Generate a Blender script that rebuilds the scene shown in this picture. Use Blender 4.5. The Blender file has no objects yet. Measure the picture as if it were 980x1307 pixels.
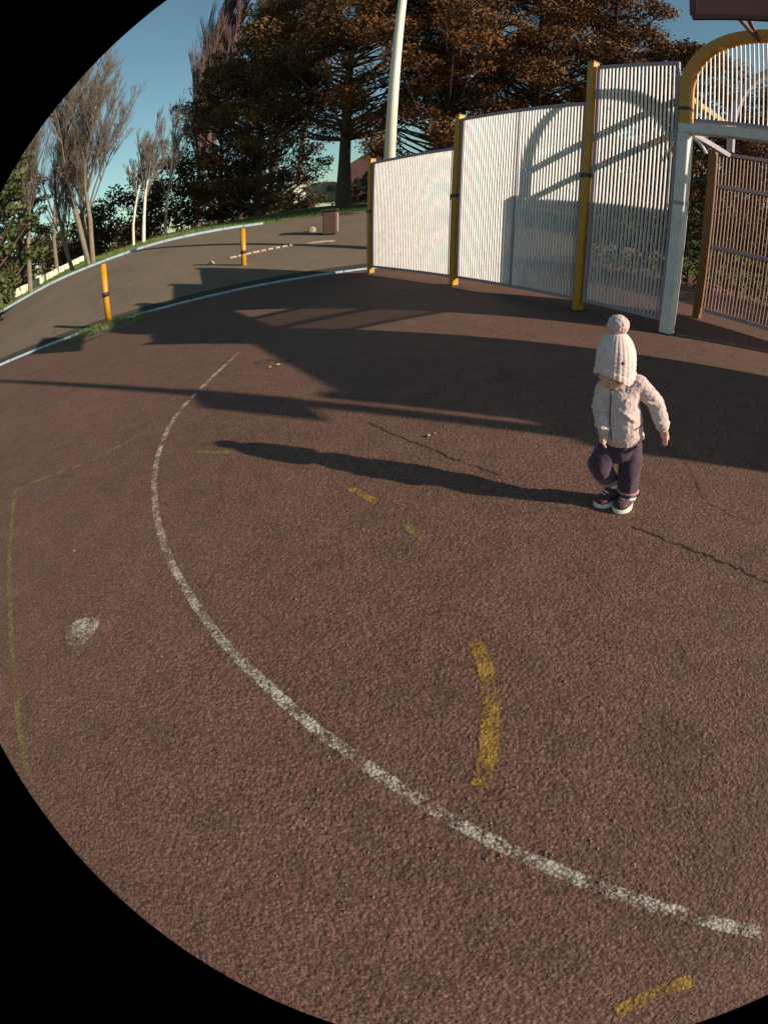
import bpy, bmesh, math, random
import numpy as np
from mathutils import Vector, Matrix
random.seed(7)
rng = np.random.default_rng(11)
sc = bpy.context.scene
C = sc.collection

# ------------------------------------------------------------------ camera (a real equisolid fisheye lens)
F = 640.55; CX, CY = 657.0, 598.0; H = 1.35            # focal length and optical centre in photo pixels (980 x 1307)
PITCH = math.radians(29.326); ROLL = math.radians(3.2002)
_cr, _sr = math.cos(ROLL), math.sin(ROLL)
_X = Vector((1, 0, 0)); _U = Vector((0, math.sin(PITCH), math.cos(PITCH))); AW = Vector((0, math.cos(PITCH), -math.sin(PITCH)))
AX = _X * _cr + _U * _sr; AY = -_X * _sr + _U * _cr
cd = bpy.data.cameras.new('camera'); cd.type = 'PANO'; cd.panorama_type = 'FISHEYE_EQUISOLID'
cd.sensor_fit = 'VERTICAL'; cd.sensor_height = 36; cd.sensor_width = 27
cd.fisheye_lens = F / 1307 * 36; cd.fisheye_fov = math.radians(142.2)
cd.shift_x = -(CX + .7 - 490) / 980; cd.shift_y = -(653.5 - CY) / 1307
cd.clip_start = .02; cd.clip_end = 2000
cam = bpy.data.objects.new('camera', cd); C.objects.link(cam); sc.camera = cam
_m = Matrix((AX, AY, -AW)).transposed().to_4x4(); _m.translation = (0, 0, H); cam.matrix_world = _m

# ------------------------------------------------------------------ sky, sun, exposure
SUN_TAN = .385
SUN_EL = math.atan(SUN_TAN); SH = Vector((.986, -.165, 0)).normalized()     # horizontal direction towards the sun
world = bpy.data.worlds.new('World'); sc.world = world; world.use_nodes = True
wn = world.node_tree.nodes; wl = world.node_tree.links
sky = wn.new('ShaderNodeTexSky'); sky.sky_type = 'NISHITA'; sky.sun_disc = False
sky.sun_elevation = SUN_EL; sky.sun_rotation = math.atan2(SH.x, SH.y)
sky.air_density = 1.15; sky.dust_density = .6; sky.ozone_density = .4
tint = wn.new('ShaderNodeMix'); tint.data_type = 'RGBA'; tint.blend_type = 'MULTIPLY'; tint.inputs[0].default_value = 1
tint.inputs[7].default_value = (.80, 1.04, 1.00, 1); wl.new(sky.outputs[0], tint.inputs[6]); wl.new(tint.outputs[2], wn['Background'].inputs[0])
wn['Background'].inputs[1].default_value = .074
sl = bpy.data.lights.new('sun', 'SUN'); sl.energy = 5.0; sl.angle = math.radians(.5); sl.color = (1, .84, .66)
so = bpy.data.objects.new('sun', sl); C.objects.link(so)
to_sun = Vector((SH.x * math.cos(SUN_EL), SH.y * math.cos(SUN_EL), math.sin(SUN_EL)))
so.rotation_euler = to_sun.to_track_quat('Z', 'Y').to_euler(); so.location = (20, -4, 12)
vs = sc.view_settings; vs.view_transform = 'Standard'; vs.look = 'None'; vs.exposure = 0.46; vs.gamma = 1

# ------------------------------------------------------------------ measuring helpers
def ray(x, y):
    dx, dy = x - CX, CY - y; r = math.hypot(dx, dy) + 1e-9; th = 2 * math.asin(r / (2 * F))
    return AX * (math.sin(th) * dx / r) + AY * (math.sin(th) * dy / r) + AW * math.cos(th)
def ground(x, y, z=0.0):
    d = ray(x, y); k = (z - H) / d.z
    return Vector((d.x * k, d.y * k, z))
def height_at(base, x, y):
    d = ray(x, y); k = math.hypot(base[0], base[1]) / math.hypot(d.x, d.y)
    return d.z * k + H
def polar(az, R):
    a = math.radians(az); return Vector((R * math.sin(a), R * math.cos(a), 0))
def azimuth(x, y):
    d = ray(x, y); return math.degrees(math.atan2(d.x, d.y))

FO = Vector((1.83, 6.17, 0)); FD = Vector((.745, -.667, 0)).normalized(); FN = Vector((-FD.y, FD.x, 0))   # fence line; FN points away from the court
def FPT(t, dep=0.0, z=0.0): return FO + FD * t + FN * dep + Vector((0, 0, z))
KN = Vector((-.68, .733, 0)).normalized(); KD = Vector((KN.y, -KN.x, 0)); KQ = 11.2                       # kerb line along the court's far side
ZT = [(-60, .1), (-20, .3), (-7.8, .76), (-4.7, 1.14), (-2.3, 1.31), (.4, 1.47), (3.7, 1.47), (5.3, 1.42), (8.7, 1.5), (10.8, 1.62), (16, 1.7), (200, 1.7)]
def ztop(s): return float(np.interp(s, [a for a, _ in ZT], [b for _, b in ZT]))
def terrain(x, y):
    q = x * KN.x + y * KN.y - KQ; s = x * KD.x + y * KD.y
    if q <= 0: return 0.0
    zt = ztop(s)
    if q < 12: return zt * q / 12
    return zt + min(q - 12, 12) * .055 + max(0, min(q - 24, 60)) * .014
def on_terrain(az, R):
    p = polar(az, R); p.z = terrain(p.x, p.y); return p

# ------------------------------------------------------------------ materials
MATS = {}
def new_mat(name):
    m = bpy.data.materials.new(name); m.use_nodes = True
    b = m.node_tree.nodes['Principled BSDF']; MATS[name] = m
    return m, m.node_tree.nodes, m.node_tree.links, b
def coords(nt, scale=1.0, obj=False):
    g = nt.nodes.new('ShaderNodeTexCoord' if obj else 'ShaderNodeNewGeometry')
    return g.outputs['Object'] if obj else g.outputs['Position']
def noise(nt, src, scale, detail=4, rough=.6):
    n = nt.nodes.new('ShaderNodeTexNoise'); n.inputs['Scale'].default_value = scale; n.inputs['Detail'].default_value = detail
    n.inputs['Roughness'].default_value = rough; nt.links.new(src, n.inputs['Vector']); return n.outputs['Fac']
def ramp(nt, src, stops):
    r = nt.nodes.new('ShaderNodeValToRGB'); e = r.color_ramp.elements
    e[0].position, e[0].color = stops[0][0], (*stops[0][1], 1); e[1].position, e[1].color = stops[-1][0], (*stops[-1][1], 1)
    for p, c in stops[1:-1]: k = e.new(p); k.color = (*c, 1)
    nt.links.new(src, r.inputs[0]); return r.outputs[0]
def mix(nt, fac, a, b, mode='MIX'):
    n = nt.nodes.new('ShaderNodeMix'); n.data_type = 'RGBA'; n.blend_type = mode
    for sock, val in ((n.inputs[0], fac), (n.inputs[6], a), (n.inputs[7], b)):
        if hasattr(val, 'is_linked'): nt.links.new(val, sock)
        elif isinstance(val, tuple): sock.default_value = (*val, 1)
        else: sock.default_value = val
    return n.outputs[2]
def bump(nt, b, src, strength, dist):
    n = nt.nodes.new('ShaderNodeBump'); n.inputs['Strength'].default_value = strength; n.inputs['Distance'].default_value = dist
    nt.links.new(src, n.inputs['Height']); nt.links.new(n.outputs[0], b.inputs['Normal']); return n
def simple(name, col, rough=.7, var=.15, scale=8, bstr=0, bdist=.01, metal=0, spec=.5):
    m, N, L, b = new_mat(name); nt = m.node_tree; src = coords(nt)
    f = noise(nt, src, scale)
    lo = tuple(c * (1 - var) for c in col); hi = tuple(min(1, c * (1 + var)) for c in col)
    L.new(ramp(nt, f, [(.3, lo), (.7, hi)]), b.inputs['Base Color'])
    b.inputs['Roughness'].default_value = rough; b.inputs['Metallic'].default_value = metal; b.inputs['Specular IOR Level'].default_value = spec
    if bstr: bump(nt, b, noise(nt, src, scale * 4, 6), bstr, bdist)
    return m
def warped(nt, src, amt, scale=45):
    n = nt.nodes.new('ShaderNodeTexNoise'); n.inputs['Scale'].default_value = scale; nt.links.new(src, n.inputs['Vector'])
    m = nt.nodes.new('ShaderNodeVectorMath'); m.operation = 'MULTIPLY_ADD'; nt.links.new(n.outputs['Color'], m.inputs[0]); m.inputs[1].default_value = (amt,) * 3; nt.links.new(src, m.inputs[2]); return m.outputs[0]
def tarmac(name, c0, c1, agg=1.0):
    m, N, L, b = new_mat(name); nt = m.node_tree; src = coords(nt)
    big = noise(nt, src, .55, 5, .55); mid = noise(nt, src, 5, 5, .65); fine = noise(nt, src, 260, 3, .7)
    col = ramp(nt, big, [(.3, c0), (.72, c1)])
    col = mix(nt, .35, col, ramp(nt, mid, [(.25, tuple(x * .55 for x in c0)), (.75, tuple(x * 1.35 for x in c1))]))
    v = N.new('ShaderNodeTexVoronoi'); v.inputs['Scale'].default_value = 105; v.inputs['Randomness'].default_value = 1; L.new(src, v.inputs['Vector'])
    # single stones of the aggregate differ in colour; the pitch between them is darker
    stone = ramp(nt, v.outputs['Color'], [(.1, (.6, .57, .57)), (.55, (.98, .98, .98)), (.93, (1.6, 1.5, 1.45))])
    col = mix(nt, .75, col, stone, 'MULTIPLY')
    gap = ramp(nt, v.outputs['Distance'], [(.25, (1.1, 1.1, 1.1)), (.75, (.5, .5, .5))])
    col = mix(nt, .8, col, gap, 'MULTIPLY')
    sp = ramp(nt, noise(nt, src, 2.1, 7, .72), [(.30, (.62, .60, .60)), (.42, (1, 1, 1)), (.62, (1, 1, 1)), (.74, (1.28, 1.22, 1.15))])
    col = mix(nt, .8, col, sp, 'MULTIPLY')
    v3 = N.new('ShaderNodeTexVoronoi'); v3.inputs['Scale'].default_value = 28; L.new(src, v3.inputs['Vector'])      # odd pale stones
    pale = ramp(nt, v3.outputs['Distance'], [(.04, (2.2, 2.1, 1.9)), (.09, (1, 1, 1))]); pick = ramp(nt, v3.outputs['Color'], [(.80, (0, 0, 0)), (.86, (1, 1, 1))])
    col = mix(nt, pick, col, mix(nt, 1.0, col, pale, 'MULTIPLY'))
    L.new(col, b.inputs['Base Color']); b.inputs['Roughness'].default_value = .88; b.inputs['Specular IOR Level'].default_value = .3
    v2 = N.new('ShaderNodeTexVoronoi'); v2.inputs['Scale'].default_value = 80; L.new(warped(nt, src, .02, 60), v2.inputs['Vector'])
    ma = N.new('ShaderNodeMath'); ma.operation = 'MULTIPLY_ADD'; L.new(v2.outputs['Distance'], ma.inputs[0]); ma.inputs[1].default_value = -1.0
    mb = N.new('ShaderNodeMath'); mb.operation = 'MULTIPLY'; L.new(noise(nt, src, 38, 4, .7), mb.inputs[0]); mb.inputs[1].default_value = 1.6
    L.new(mb.outputs[0], ma.inputs[2]); bump(nt, b, ma.outputs[0], .5 * agg, .0065)
    return m
M_TARMAC = tarmac('court tarmac', (.140, .074, .054), (.192, .104, .077))
M_BANK = tarmac('bank tarmac', (.15, .115, .082), (.22, .17, .125))
def paint(name, col, cover, scale=70):
    # worn line paint: the sheet is there only where paint still sticks to the stones
    m, N, L, b = new_mat(name); nt = m.node_tree; src = coords(nt); wsrc = warped(nt, src, .018)
    v = N.new('ShaderNodeTexVoronoi'); v.inputs['Scale'].default_value = 85; L.new(wsrc, v.inputs['Vector'])
    a = N.new('ShaderNodeMath'); a.operation = 'MULTIPLY_ADD'; L.new(v.outputs['Distance'], a.inputs[0]); a.inputs[1].default_value = -.38
    f2 = N.new('ShaderNodeMath'); f2.operation = 'MULTIPLY_ADD'; L.new(noise(nt, src, 120, 4, .8), f2.inputs[0]); f2.inputs[1].default_value = .9
    n1 = N.new('ShaderNodeMath'); n1.operation = 'MULTIPLY_ADD'; L.new(noise(nt, src, 9, 4, .7), n1.inputs[0]); n1.inputs[1].default_value = 1.3; n1.inputs[2].default_value = cover - .48
    L.new(n1.outputs[0], f2.inputs[2]); L.new(f2.outputs[0], a.inputs[2])
    r = N.new('ShaderNodeMapRange'); r.inputs[1].default_value = .14; r.inputs[2].default_value = .50; L.new(a.outputs[0], r.inputs[0])
    at = N.new('ShaderNodeAttribute'); at.attribute_name = 'edge'; ea = N.new('ShaderNodeMath'); ea.operation = 'MULTIPLY_ADD'; L.new(at.outputs['Fac'], ea.inputs[0]); ea.inputs[1].default_value = .75; ea.inputs[2].default_value = -.75
    eb = N.new('ShaderNodeMath'); eb.operation = 'ADD'; L.new(a.outputs[0], eb.inputs[0]); L.new(ea.outputs[0], eb.inputs[1]); L.new(eb.outputs[0], r.inputs[0])
    L.new(r.outputs[0], b.inputs['Alpha'])
    L.new(ramp(nt, noise(nt, src, scale, 3), [(.3, tuple(c * .7 for c in col)), (.7, col)]), b.inputs['Base Color'])
    b.inputs['Roughness'].default_value = .85; bump(nt, b, v.outputs['Distance'], .5, -.006)
    return m
M_WHITELINE = paint('worn white paint', (.58, .52, .44), -.155)
M_YELLOWLINE = paint('worn yellow paint', (.36, .20, .035), -.05)
M_FAINTLINE = paint('faint yellow paint', (.26, .19, .06), -.085)
M_GRASS = None
def grassmat(name, cols, scale):
    m, N, L, b = new_mat(name); nt = m.node_tree; src = coords(nt)
    f = noise(nt, src, scale, 6, .7); L.new(ramp(nt, f, [(.3, cols[0]), (.5, cols[1]), (.72, cols[2])]), b.inputs['Base Color'])
    b.inputs['Roughness'].default_value = 1; b.inputs['Specular IOR Level'].default_value = .1
    bump(nt, b, noise(nt, src, 40, 4, .8), .8, .05); return m
M_GRASS = grassmat('winter grass', ((.045, .075, .018), (.08, .125, .028), (.13, .16, .045)), 1.2)
M_BLADE = simple('grass blade', (.11, .15, .04), .8, .5, 30)
M_DIRT = simple('dry earth', (.15, .12, .07), 1, .4, 18, .8, .02)
def chipped(name, col, under, amount, rough=.45, scale=22):
    m, N, L, b = new_mat(name); nt = m.node_tree; src = coords(nt)
    base = ramp(nt, noise(nt, src, 7, 5), [(.3, tuple(c * .78 for c in col)), (.7, col)])
    chips = ramp(nt, noise(nt, src, scale, 6, .75), [(amount, (1, 1, 1)), (amount + .03, (0, 0, 0))])
    streak = ramp(nt, noise(nt, src, 60, 3, .6), [(.35, (.75, .72, .70)), (.6, (1, 1, 1))])
    L.new(mix(nt, chips, mix(nt, .6, base, streak, 'MULTIPLY'), under), b.inputs['Base Color']); b.inputs['Roughness'].default_value = rough
    bump(nt, b, chips, .3, -.001); return m
M_YELLOW = chipped('yellow post paint', (.58, .27, .012), (.12, .09, .07), .35)
M_WHITE = chipped('white steel paint', (.74, .71, .69), (.22, .12, .08), .33)
M_DULLWHITE = simple('grubby white collar', (.40, .32, .33), .6, .1, 9)
M_BAR = chipped('pale painted bar', (.80, .77, .78), (.40, .27, .26), .34, .55, 14)
M_REARBAR = simple('shade-toned rear bars', (.24, .13, .11), .6, .1, 6)  # brown tone puts the recess shade into the bar colour
M_REARPOST = simple('shade-toned rear post', (.16, .07, .02), .6, .2, 6)  # yellow paint darkened in the colour to stand for shade
M_RAIL = simple('grey panel frame', (.30, .25, .31), .5, .1, 6)
M_DARK = simple('dark clamp', (.03, .025, .03), .5, .2, 20)
M_BOARD = simple('backboard sheet', (.22, .07, .055), .6, .15, 3)
M_BOARDEDGE = simple('backboard frame', (.10, .035, .03), .6, .15, 3)
M_KERB = simple('pale kerb', (.27, .37, .46), .7, .2, 6, .4, .01)
M_LAMP = simple('cream lamp column', (.70, .68, .58), .5, .08, 5)
M_BARK = simple('brown bark', (.10, .062, .045), .95, .35, 6, .9, .03)
M_PALEBARK = simple('pale bark', (.19, .155, .12), .9, .3, 7, .7, .02)  # the bare trees' own grey-brown bark colour
M_BIRCH = simple('white birch bark', (.62, .58, .50), .8, .3, 5, .4, .01)
M_TWIG = simple('grey brown twigs', (.17, .14, .12), .95, .3, 3)
M_TWIGP = simple('purple brown twigs', (.16, .10, .10), .95, .3, 3)
def leafmat(name, a, b_, c):
    m, N, L, b = new_mat(name); nt = m.node_tree; src = coords(nt)
    f = noise(nt, src, .7, 3, .6); g = noise(nt, src, 9, 2, .6)
    col = ramp(nt, f, [(.32, a), (.52, b_), (.7, c)])
    col = mix(nt, .5, col, ramp(nt, g, [(.3, (.55, .55, .55)), (.7, (1.5, 1.5, 1.5))]), 'MULTIPLY')
    L.new(col, b.inputs['Base Color']); b.inputs['Roughness'].default_value = .75; b.inputs['Specular IOR Level'].default_value = .25
    return m
M_LEAF = leafmat('dark bronze evergreen leaves', (.075, .040, .020), (.12, .065, .026), (.17, .10, .034))
M_LEAF2 = leafmat('rusty evergreen leaves', (.08, .032, .014), (.14, .058, .02), (.19, .085, .028))
M_LEAFG = leafmat('olive green leaves', (.04, .05, .02), (.07, .085, .03), (.11, .12, .045))
M_HEDGE = leafmat('brown hedge leaves', (.04, .028, .015), (.07, .045, .02), (.10, .065, .03))

# ------------------------------------------------------------------ mesh helpers
def link(name, me, mat, parent=None, smooth=False):
    o = bpy.data.objects.new(name, me); C.objects.link(o)
    if mat and not me.materials: me.materials.append(mat)
    if smooth: me.polygons.foreach_set('use_smooth', [True] * len(me.polygons))
    if parent: o.parent = parent
    return o
def tag(o, label=None, cat=None, group=None, kind=None):
    if label: o['label'] = label
    if cat: o['category'] = cat
    if group: o['group'] = group
    if kind: o['kind'] = kind
    return o
def empty(name, loc, label, cat, group=None):
    o = bpy.data.objects.new(name, None); C.objects.link(o); o.location = loc; o.empty_display_size = .2
    return tag(o, label, cat, group)
def pydata(name, v, f):
    me = bpy.data.meshes.new(name); me.from_pydata([tuple(x) for x in v], [], f); me.update(); return me
def quads(name, V, nf):
    """V: (nf*4,3) array, each four rows one quad."""
    me = bpy.data.meshes.new(name); V = np.asarray(V, np.float32)
    me.vertices.add(len(V)); me.vertices.foreach_set('co', V.ravel())
    me.loops.add(nf * 4); me.loops.foreach_set('vertex_index', np.arange(nf * 4, dtype=np.int32))
    me.polygons.add(nf); me.polygons.foreach_set('loop_start', np.arange(0, nf * 4, 4, dtype=np.int32))
    me.update(calc_edges=True); return me
def tubes(name, segs, sides=4):
    """segs: list of (p0, p1, r0, r1); tapered open prisms in one mesh."""
    S = np.array([[*a, *b, r0, r1] for a, b, r0, r1 in segs], np.float64); n = len(S)
    p0, p1, r0, r1 = S[:, :3], S[:, 3:6], S[:, 6], S[:, 7]
    ax = p1 - p0; L = np.linalg.norm(ax, axis=1, keepdims=True); L[L == 0] = 1; ax /= L
    ref = np.where(np.abs(ax[:, 2:3]) > .9, np.array([[1., 0, 0]]), np.array([[0, 0, 1.]]))
    u = np.cross(ax, ref); u /= np.linalg.norm(u, axis=1, keepdims=True); w = np.cross(ax, u)
    an = np.arange(sides) * 2 * math.pi / sides
    ring = np.cos(an)[None, :, None] * u[:, None, :] + np.sin(an)[None, :, None] * w[:, None, :]
    A = p0[:, None, :] + ring * r0[:, None, None]; B = p1[:, None, :] + ring * r1[:, None, None]
    V = np.concatenate([A, B], 1).reshape(-1, 3)
    base = (np.arange(n) * 2 * sides)[:, None, None]; k = np.arange(sides); k2 = (k + 1) % sides
    fq = np.stack([k, k2, k2 + sides, k + sides], 1)[None] + base
    me = bpy.data.meshes.new(name); nf = n * sides
    me.vertices.add(len(V)); me.vertices.foreach_set('co', V.astype(np.float32).ravel())
    me.loops.add(nf * 4); me.loops.foreach_set('vertex_index', fq.astype(np.int32).ravel())
    me.polygons.add(nf); me.polygons.foreach_set('loop_start', np.arange(0, nf * 4, 4, dtype=np.int32))
    me.update(calc_edges=True); me.polygons.foreach_set('use_smooth', [True] * nf); return me
def boxmesh(name, sx, sy, sz, bev=0.0, off=(0, 0, 0)):
    bm = bmesh.new(); bmesh.ops.create_cube(bm, size=1)
    for v in bm.verts: v.co = Vector((v.co.x * sx + off[0], v.co.y * sy + off[1], v.co.z * sz + off[2]))
    if bev: bmesh.ops.bevel(bm, geom=bm.edges[:], offset=bev, segments=1, affect='EDGES')
    me = bpy.data.meshes.new(name); bm.to_mesh(me); bm.free(); return me
def box(name, sx, sy, sz, mat, loc, rotz=0, parent=None, bev=0.0):
    o = link(name, boxmesh(name, sx, sy, sz, bev), mat, parent); o.location = loc; o.rotation_euler = (0, 0, rotz); return o
def cyl(name, r0, r1, h, mat, loc, parent=None, seg=20, bev=0):
    bm = bmesh.new(); bmesh.ops.create_cone(bm, cap_ends=True, segments=seg, radius1=r0, radius2=r1, depth=h)
    for v in bm.verts: v.co.z += h / 2
    me = bpy.data.meshes.new(name); bm.to_mesh(me); bm.free()
    for p in me.polygons: p.use_smooth = len(p.vertices) == 4
    o = link(name, me, mat, parent); o.location = loc; return o
def sheet(name, pts, mat, z, parent=None):
    me = pydata(name, [(p[0], p[1], z) for p in pts], [list(range(len(pts)))]); return link(name, me, mat, parent)

# ------------------------------------------------------------------ ground and terrain
def build_terrain():
    rr = list(np.concatenate([np.linspace(.01, 40, 60), np.geomspace(44, 600, 18)])); na = 180
    v = []; f = []
    for r in rr:
        for k in range(na):
            a = 2 * math.pi * k / na; x, y = r * math.cos(a), r * math.sin(a)
            v.append((x, y, terrain(x, y) - .04))
    for i in range(len(rr) - 1):
        for k in range(na):
            k2 = (k + 1) % na; f.append((i * na + k, (i + 1) * na + k, (i + 1) * na + k2, i * na + k2))
    return tag(link('ground', pydata('ground', v, f), M_GRASS, smooth=True), kind='structure')
build_terrain()
def kp(s, q): return KD * s + KN * (KQ + q)
_far = FPT(40, 9)
court = sheet('court_surface', [kp(-60, 0), FPT(-7.2, 9), _far, Vector((60, -60, 0)), Vector((-60, -60, 0))], M_TARMAC, 0)
tag(court, kind='structure')
def strip(name, s0, s1, q0, q1, mat, dz, ns=60, nq=16):
    v = []; f = []
    for i in range(ns + 1):
        for j in range(nq + 1):
            p = kp(s0 + (s1 - s0) * i / ns, q0 + (q1 - q0) * j / nq); v.append((p.x, p.y, terrain(p.x, p.y) + dz))
    for i in range(ns):
        for j in range(nq):
            a = i * (nq + 1) + j; f.append((a, a + nq + 1, a + nq + 2, a + 1))
    return tag(link(name, pydata(name, v, f), mat, smooth=True), kind='structure')
strip('bank_path', -40, 20, .10, 12.05, M_BANK, .012)
strip('far_path', 4, 46, 20, 23, M_BANK, .03)
M_DARKSTRIP = simple('dark ground strip', (.035, .032, .022), 1, .5, 14, .8, .03)
strip('dark_strip', -14, 5.5, .05, .52, M_DARKSTRIP, .03, 80, 3)  # narrow dark band on the ground just behind the kerb

# painted markings -------------------------------------------------
def spline(pts, n=12):
    out = []
    P = [pts[0] * 2 - pts[1]] + pts + [pts[-1] * 2 - pts[-2]]
    for i in range(1, len(P) - 2):
        for k in range(n):
            t = k / n; a, b, c, d = P[i - 1], P[i], P[i + 1], P[i + 2]
            out.append(.5 * ((2 * b) + (c - a) * t + (2 * a - 5 * b + 4 * c - d) * t * t + (3 * b - a - 3 * c + d) * t ** 3))
    out.append(pts[-1]); return out
def line_mark(name, pix, width, mat, z=.002, smooth=True, jag=.08):
    P = [ground(*p) for p in pix]
    if smooth: P = spline(P)
    else: P = [P[i].lerp(P[i + 1], k / 10) for i in range(len(P) - 1) for k in range(10)] + [P[-1]]
    v = []; f = []; e = []; n = len(P)
    for i, p in enumerate(P):
        t = (P[min(i + 1, n - 1)] - P[max(i - 1, 0)]).normalized(); nrm = Vector((-t.y, t.x, 0)); end = min(1, min(i, n - 1 - i) / 2)
        for k in (-1.35, -.75, 0, .75, 1.35):
            w = width / 2 * k; v.append((p.x + nrm.x * w, p.y + nrm.y * w, z)); e.append((1 if abs(k) < 1 else 0) * end)
    for i in range(n - 1):
        for k in range(4): f.append((5 * i + k, 5 * i + k + 1, 5 * i + 6 + k, 5 * i + 5 + k))
    me = pydata(name, v, f); at = me.attributes.new('edge', 'FLOAT', 'POINT'); at.data.foreach_set('value', e)
    return tag(link(name, me, mat), kind='structure')
line_mark('white_arc_marking', [(310, 445), (262, 490), (225, 530), (205, 570), (197, 610), (200, 660), (215, 710), (245, 765), (285, 820), (330, 865), (390, 920), (450, 965), (540, 1025), (620, 1070), (700, 1108), (800, 1145), (900, 1175), (985, 1194), (1060, 1205)], .050, M_WHITELINE)
line_mark('yellow_dash_marking', [(603, 815), (618, 850), (625, 900), (622, 960), (610, 1012)], .062, M_YELLOWLINE)
line_mark('yellow_dash_marking', [(440, 620), (487, 645)], .05, M_YELLOWLINE, smooth=False)
line_mark('yellow_dash_marking', [(510, 663), (545, 695)], .045, M_FAINTLINE, smooth=False)
line_mark('yellow_dash_marking', [(228, 577), (310, 578)], .05, M_FAINTLINE, smooth=False)
line_mark('yellow_dash_marking', [(780, 1296), (830, 1270), (890, 1248)], .05, M_YELLOWLINE)
line_mark('yellow_outline_marking', [(205, 542), (118, 588), (20, 625), (12, 700), (14, 800), (22, 900), (38, 1000)], .045, M_FAINTLINE, smooth=False)
def disc_mark():
    P = [(131, 790), (128, 800), (120, 815), (108, 825), (92, 829), (82, 824), (79, 812), (84, 800), (95, 790), (110, 786), (122, 786)]
    P = [ground(*p) for p in P]; c = sum(P, Vector()) / len(P)
    v = [(c.x, c.y, .002)]; e = [1.0]; n = len(P)
    for k_, ev in ((.8, 1.0), (1.12, 0.0)):
        for p in P: q = c + (p - c) * k_; v.append((q.x, q.y, .002)); e.append(ev)
    f = [(0, 1 + i, 1 + (i + 1) % n) for i in range(n)] + [(1 + i, 1 + n + i, 1 + n + (i + 1) % n, 1 + (i + 1) % n) for i in range(n)]
    me = pydata('white_spot_marking', v, f); at = me.attributes.new('edge', 'FLOAT', 'POINT'); at.data.foreach_set('value', e)
    tag(link('white_spot_marking', me, M_WHITELINE), kind='structure')
disc_mark()
def worn_patch(name, c, rx, ry, mat, z=.0015):
    P = [Vector((c.x + rx * math.cos(a) * random.uniform(.75, 1.15), c.y + ry * math.sin(a) * random.uniform(.75, 1.15), 0)) for a in np.linspace(0, 2 * math.pi, 26)[:-1]]
    v = [(c.x, c.y, z)] + [(c.x + (p.x - c.x) * k_, c.y + (p.y - c.y) * k_, z) for k_ in (.5, 1.2) for p in P]; n = len(P)
    f = [(0, 1 + i, 1 + (i + 1) % n) for i in range(n)] + [(1 + i, 1 + n + i, 1 + n + (i + 1) % n, 1 + (i + 1) % n) for i in range(n)]
    me = pydata(name, v, f); at = me.attributes.new('edge', 'FLOAT', 'POINT'); at.data.foreach_set('value', [1.0] * (n + 1) + [0.0] * n)
    return tag(link(name, me, mat), kind='structure')
M_STAIN = paint('dark oil stain', (.05, .035, .03), -.22)
worn_patch('dark_stain', ground(345, 462), .42, .17, M_STAIN)
# hairline crack running past the child's feet
M_CRACK = simple('crack shadow gap', (.025, .018, .015), 1)
def crack(pix, w):
    P = spline([ground(*p) for p in pix], 14); Q = []
    for p in P: Q.append(p + Vector((random.uniform(-.012, .012), random.uniform(-.012, .012), 0)))
    v = []; f = []
    for i, p in enumerate(Q):
        t = (Q[min(i + 1, len(Q) - 1)] - Q[max(i - 1, 0)]).normalized(); n_ = Vector((-t.y, t.x, 0)); ww = w * random.uniform(.1, .6)
        v += [(p.x + n_.x * ww, p.y + n_.y * ww, .003), (p.x - n_.x * ww, p.y - n_.y * ww, .003)]
    for i in range(len(Q) - 1): f.append((2 * i, 2 * i + 1, 2 * i + 3, 2 * i + 2))
    tag(link('tarmac_crack', pydata('tarmac_crack', v, f), M_CRACK), kind='structure')
crack([(805, 672), (850, 690), (890, 705), (930, 720), (985, 748)], .012)
crack([(840, 560), (880, 600), (900, 640), (960, 668)], .006)
crack([(470, 540), (530, 565), (590, 590), (640, 606)], .010)

# kerbs --------------------------------------------------------------
def kerb_line(name, label, q, s0, s1, gaps, L, w, h, sink=.04):
    root = empty(name, kp((s0 + s1) / 2, q), label, 'kerb'); me = None
    ang = math.atan2(KD.y, KD.x); s = s0
    inv = root.location
    while s < s1:
        m_ = s + L / 2
        if not any(a < m_ < b for a, b in gaps):
            if me is None: me = boxmesh('kerb_stone', L - .015, w, h, .012); me.materials.append(M_KERB)
            a = kp(s, q); b = kp(s + L, q); za, zb = terrain(a.x, a.y), terrain(b.x, b.y)
            o = bpy.data.objects.new('kerb_stone', me); C.objects.link(o); o.parent = root
            c = (a + b) / 2; o.location = Vector((c.x, c.y, (za + zb) / 2 + h / 2 - sink + random.uniform(-.006, .006))) - inv
            o.rotation_euler = (0, -math.atan2(zb - za, L), ang + random.uniform(-.004, .004))
        s += L
def s_of(p): return p.x * KD.x + p.y * KD.y
kerb_line('court_edging', 'low pale blue kerb edging between the court and the tarmac bank', 0, -12, 7.3, [(s_of(ground(112, 426)), s_of(ground(160, 407)))], .92, .07, .085)
kerb_line('upper_kerb', 'long pale kerb at the top of the bank in front of the grass', 12.1, -24, 5.4, [], .95, .13, .13, .02)

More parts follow.
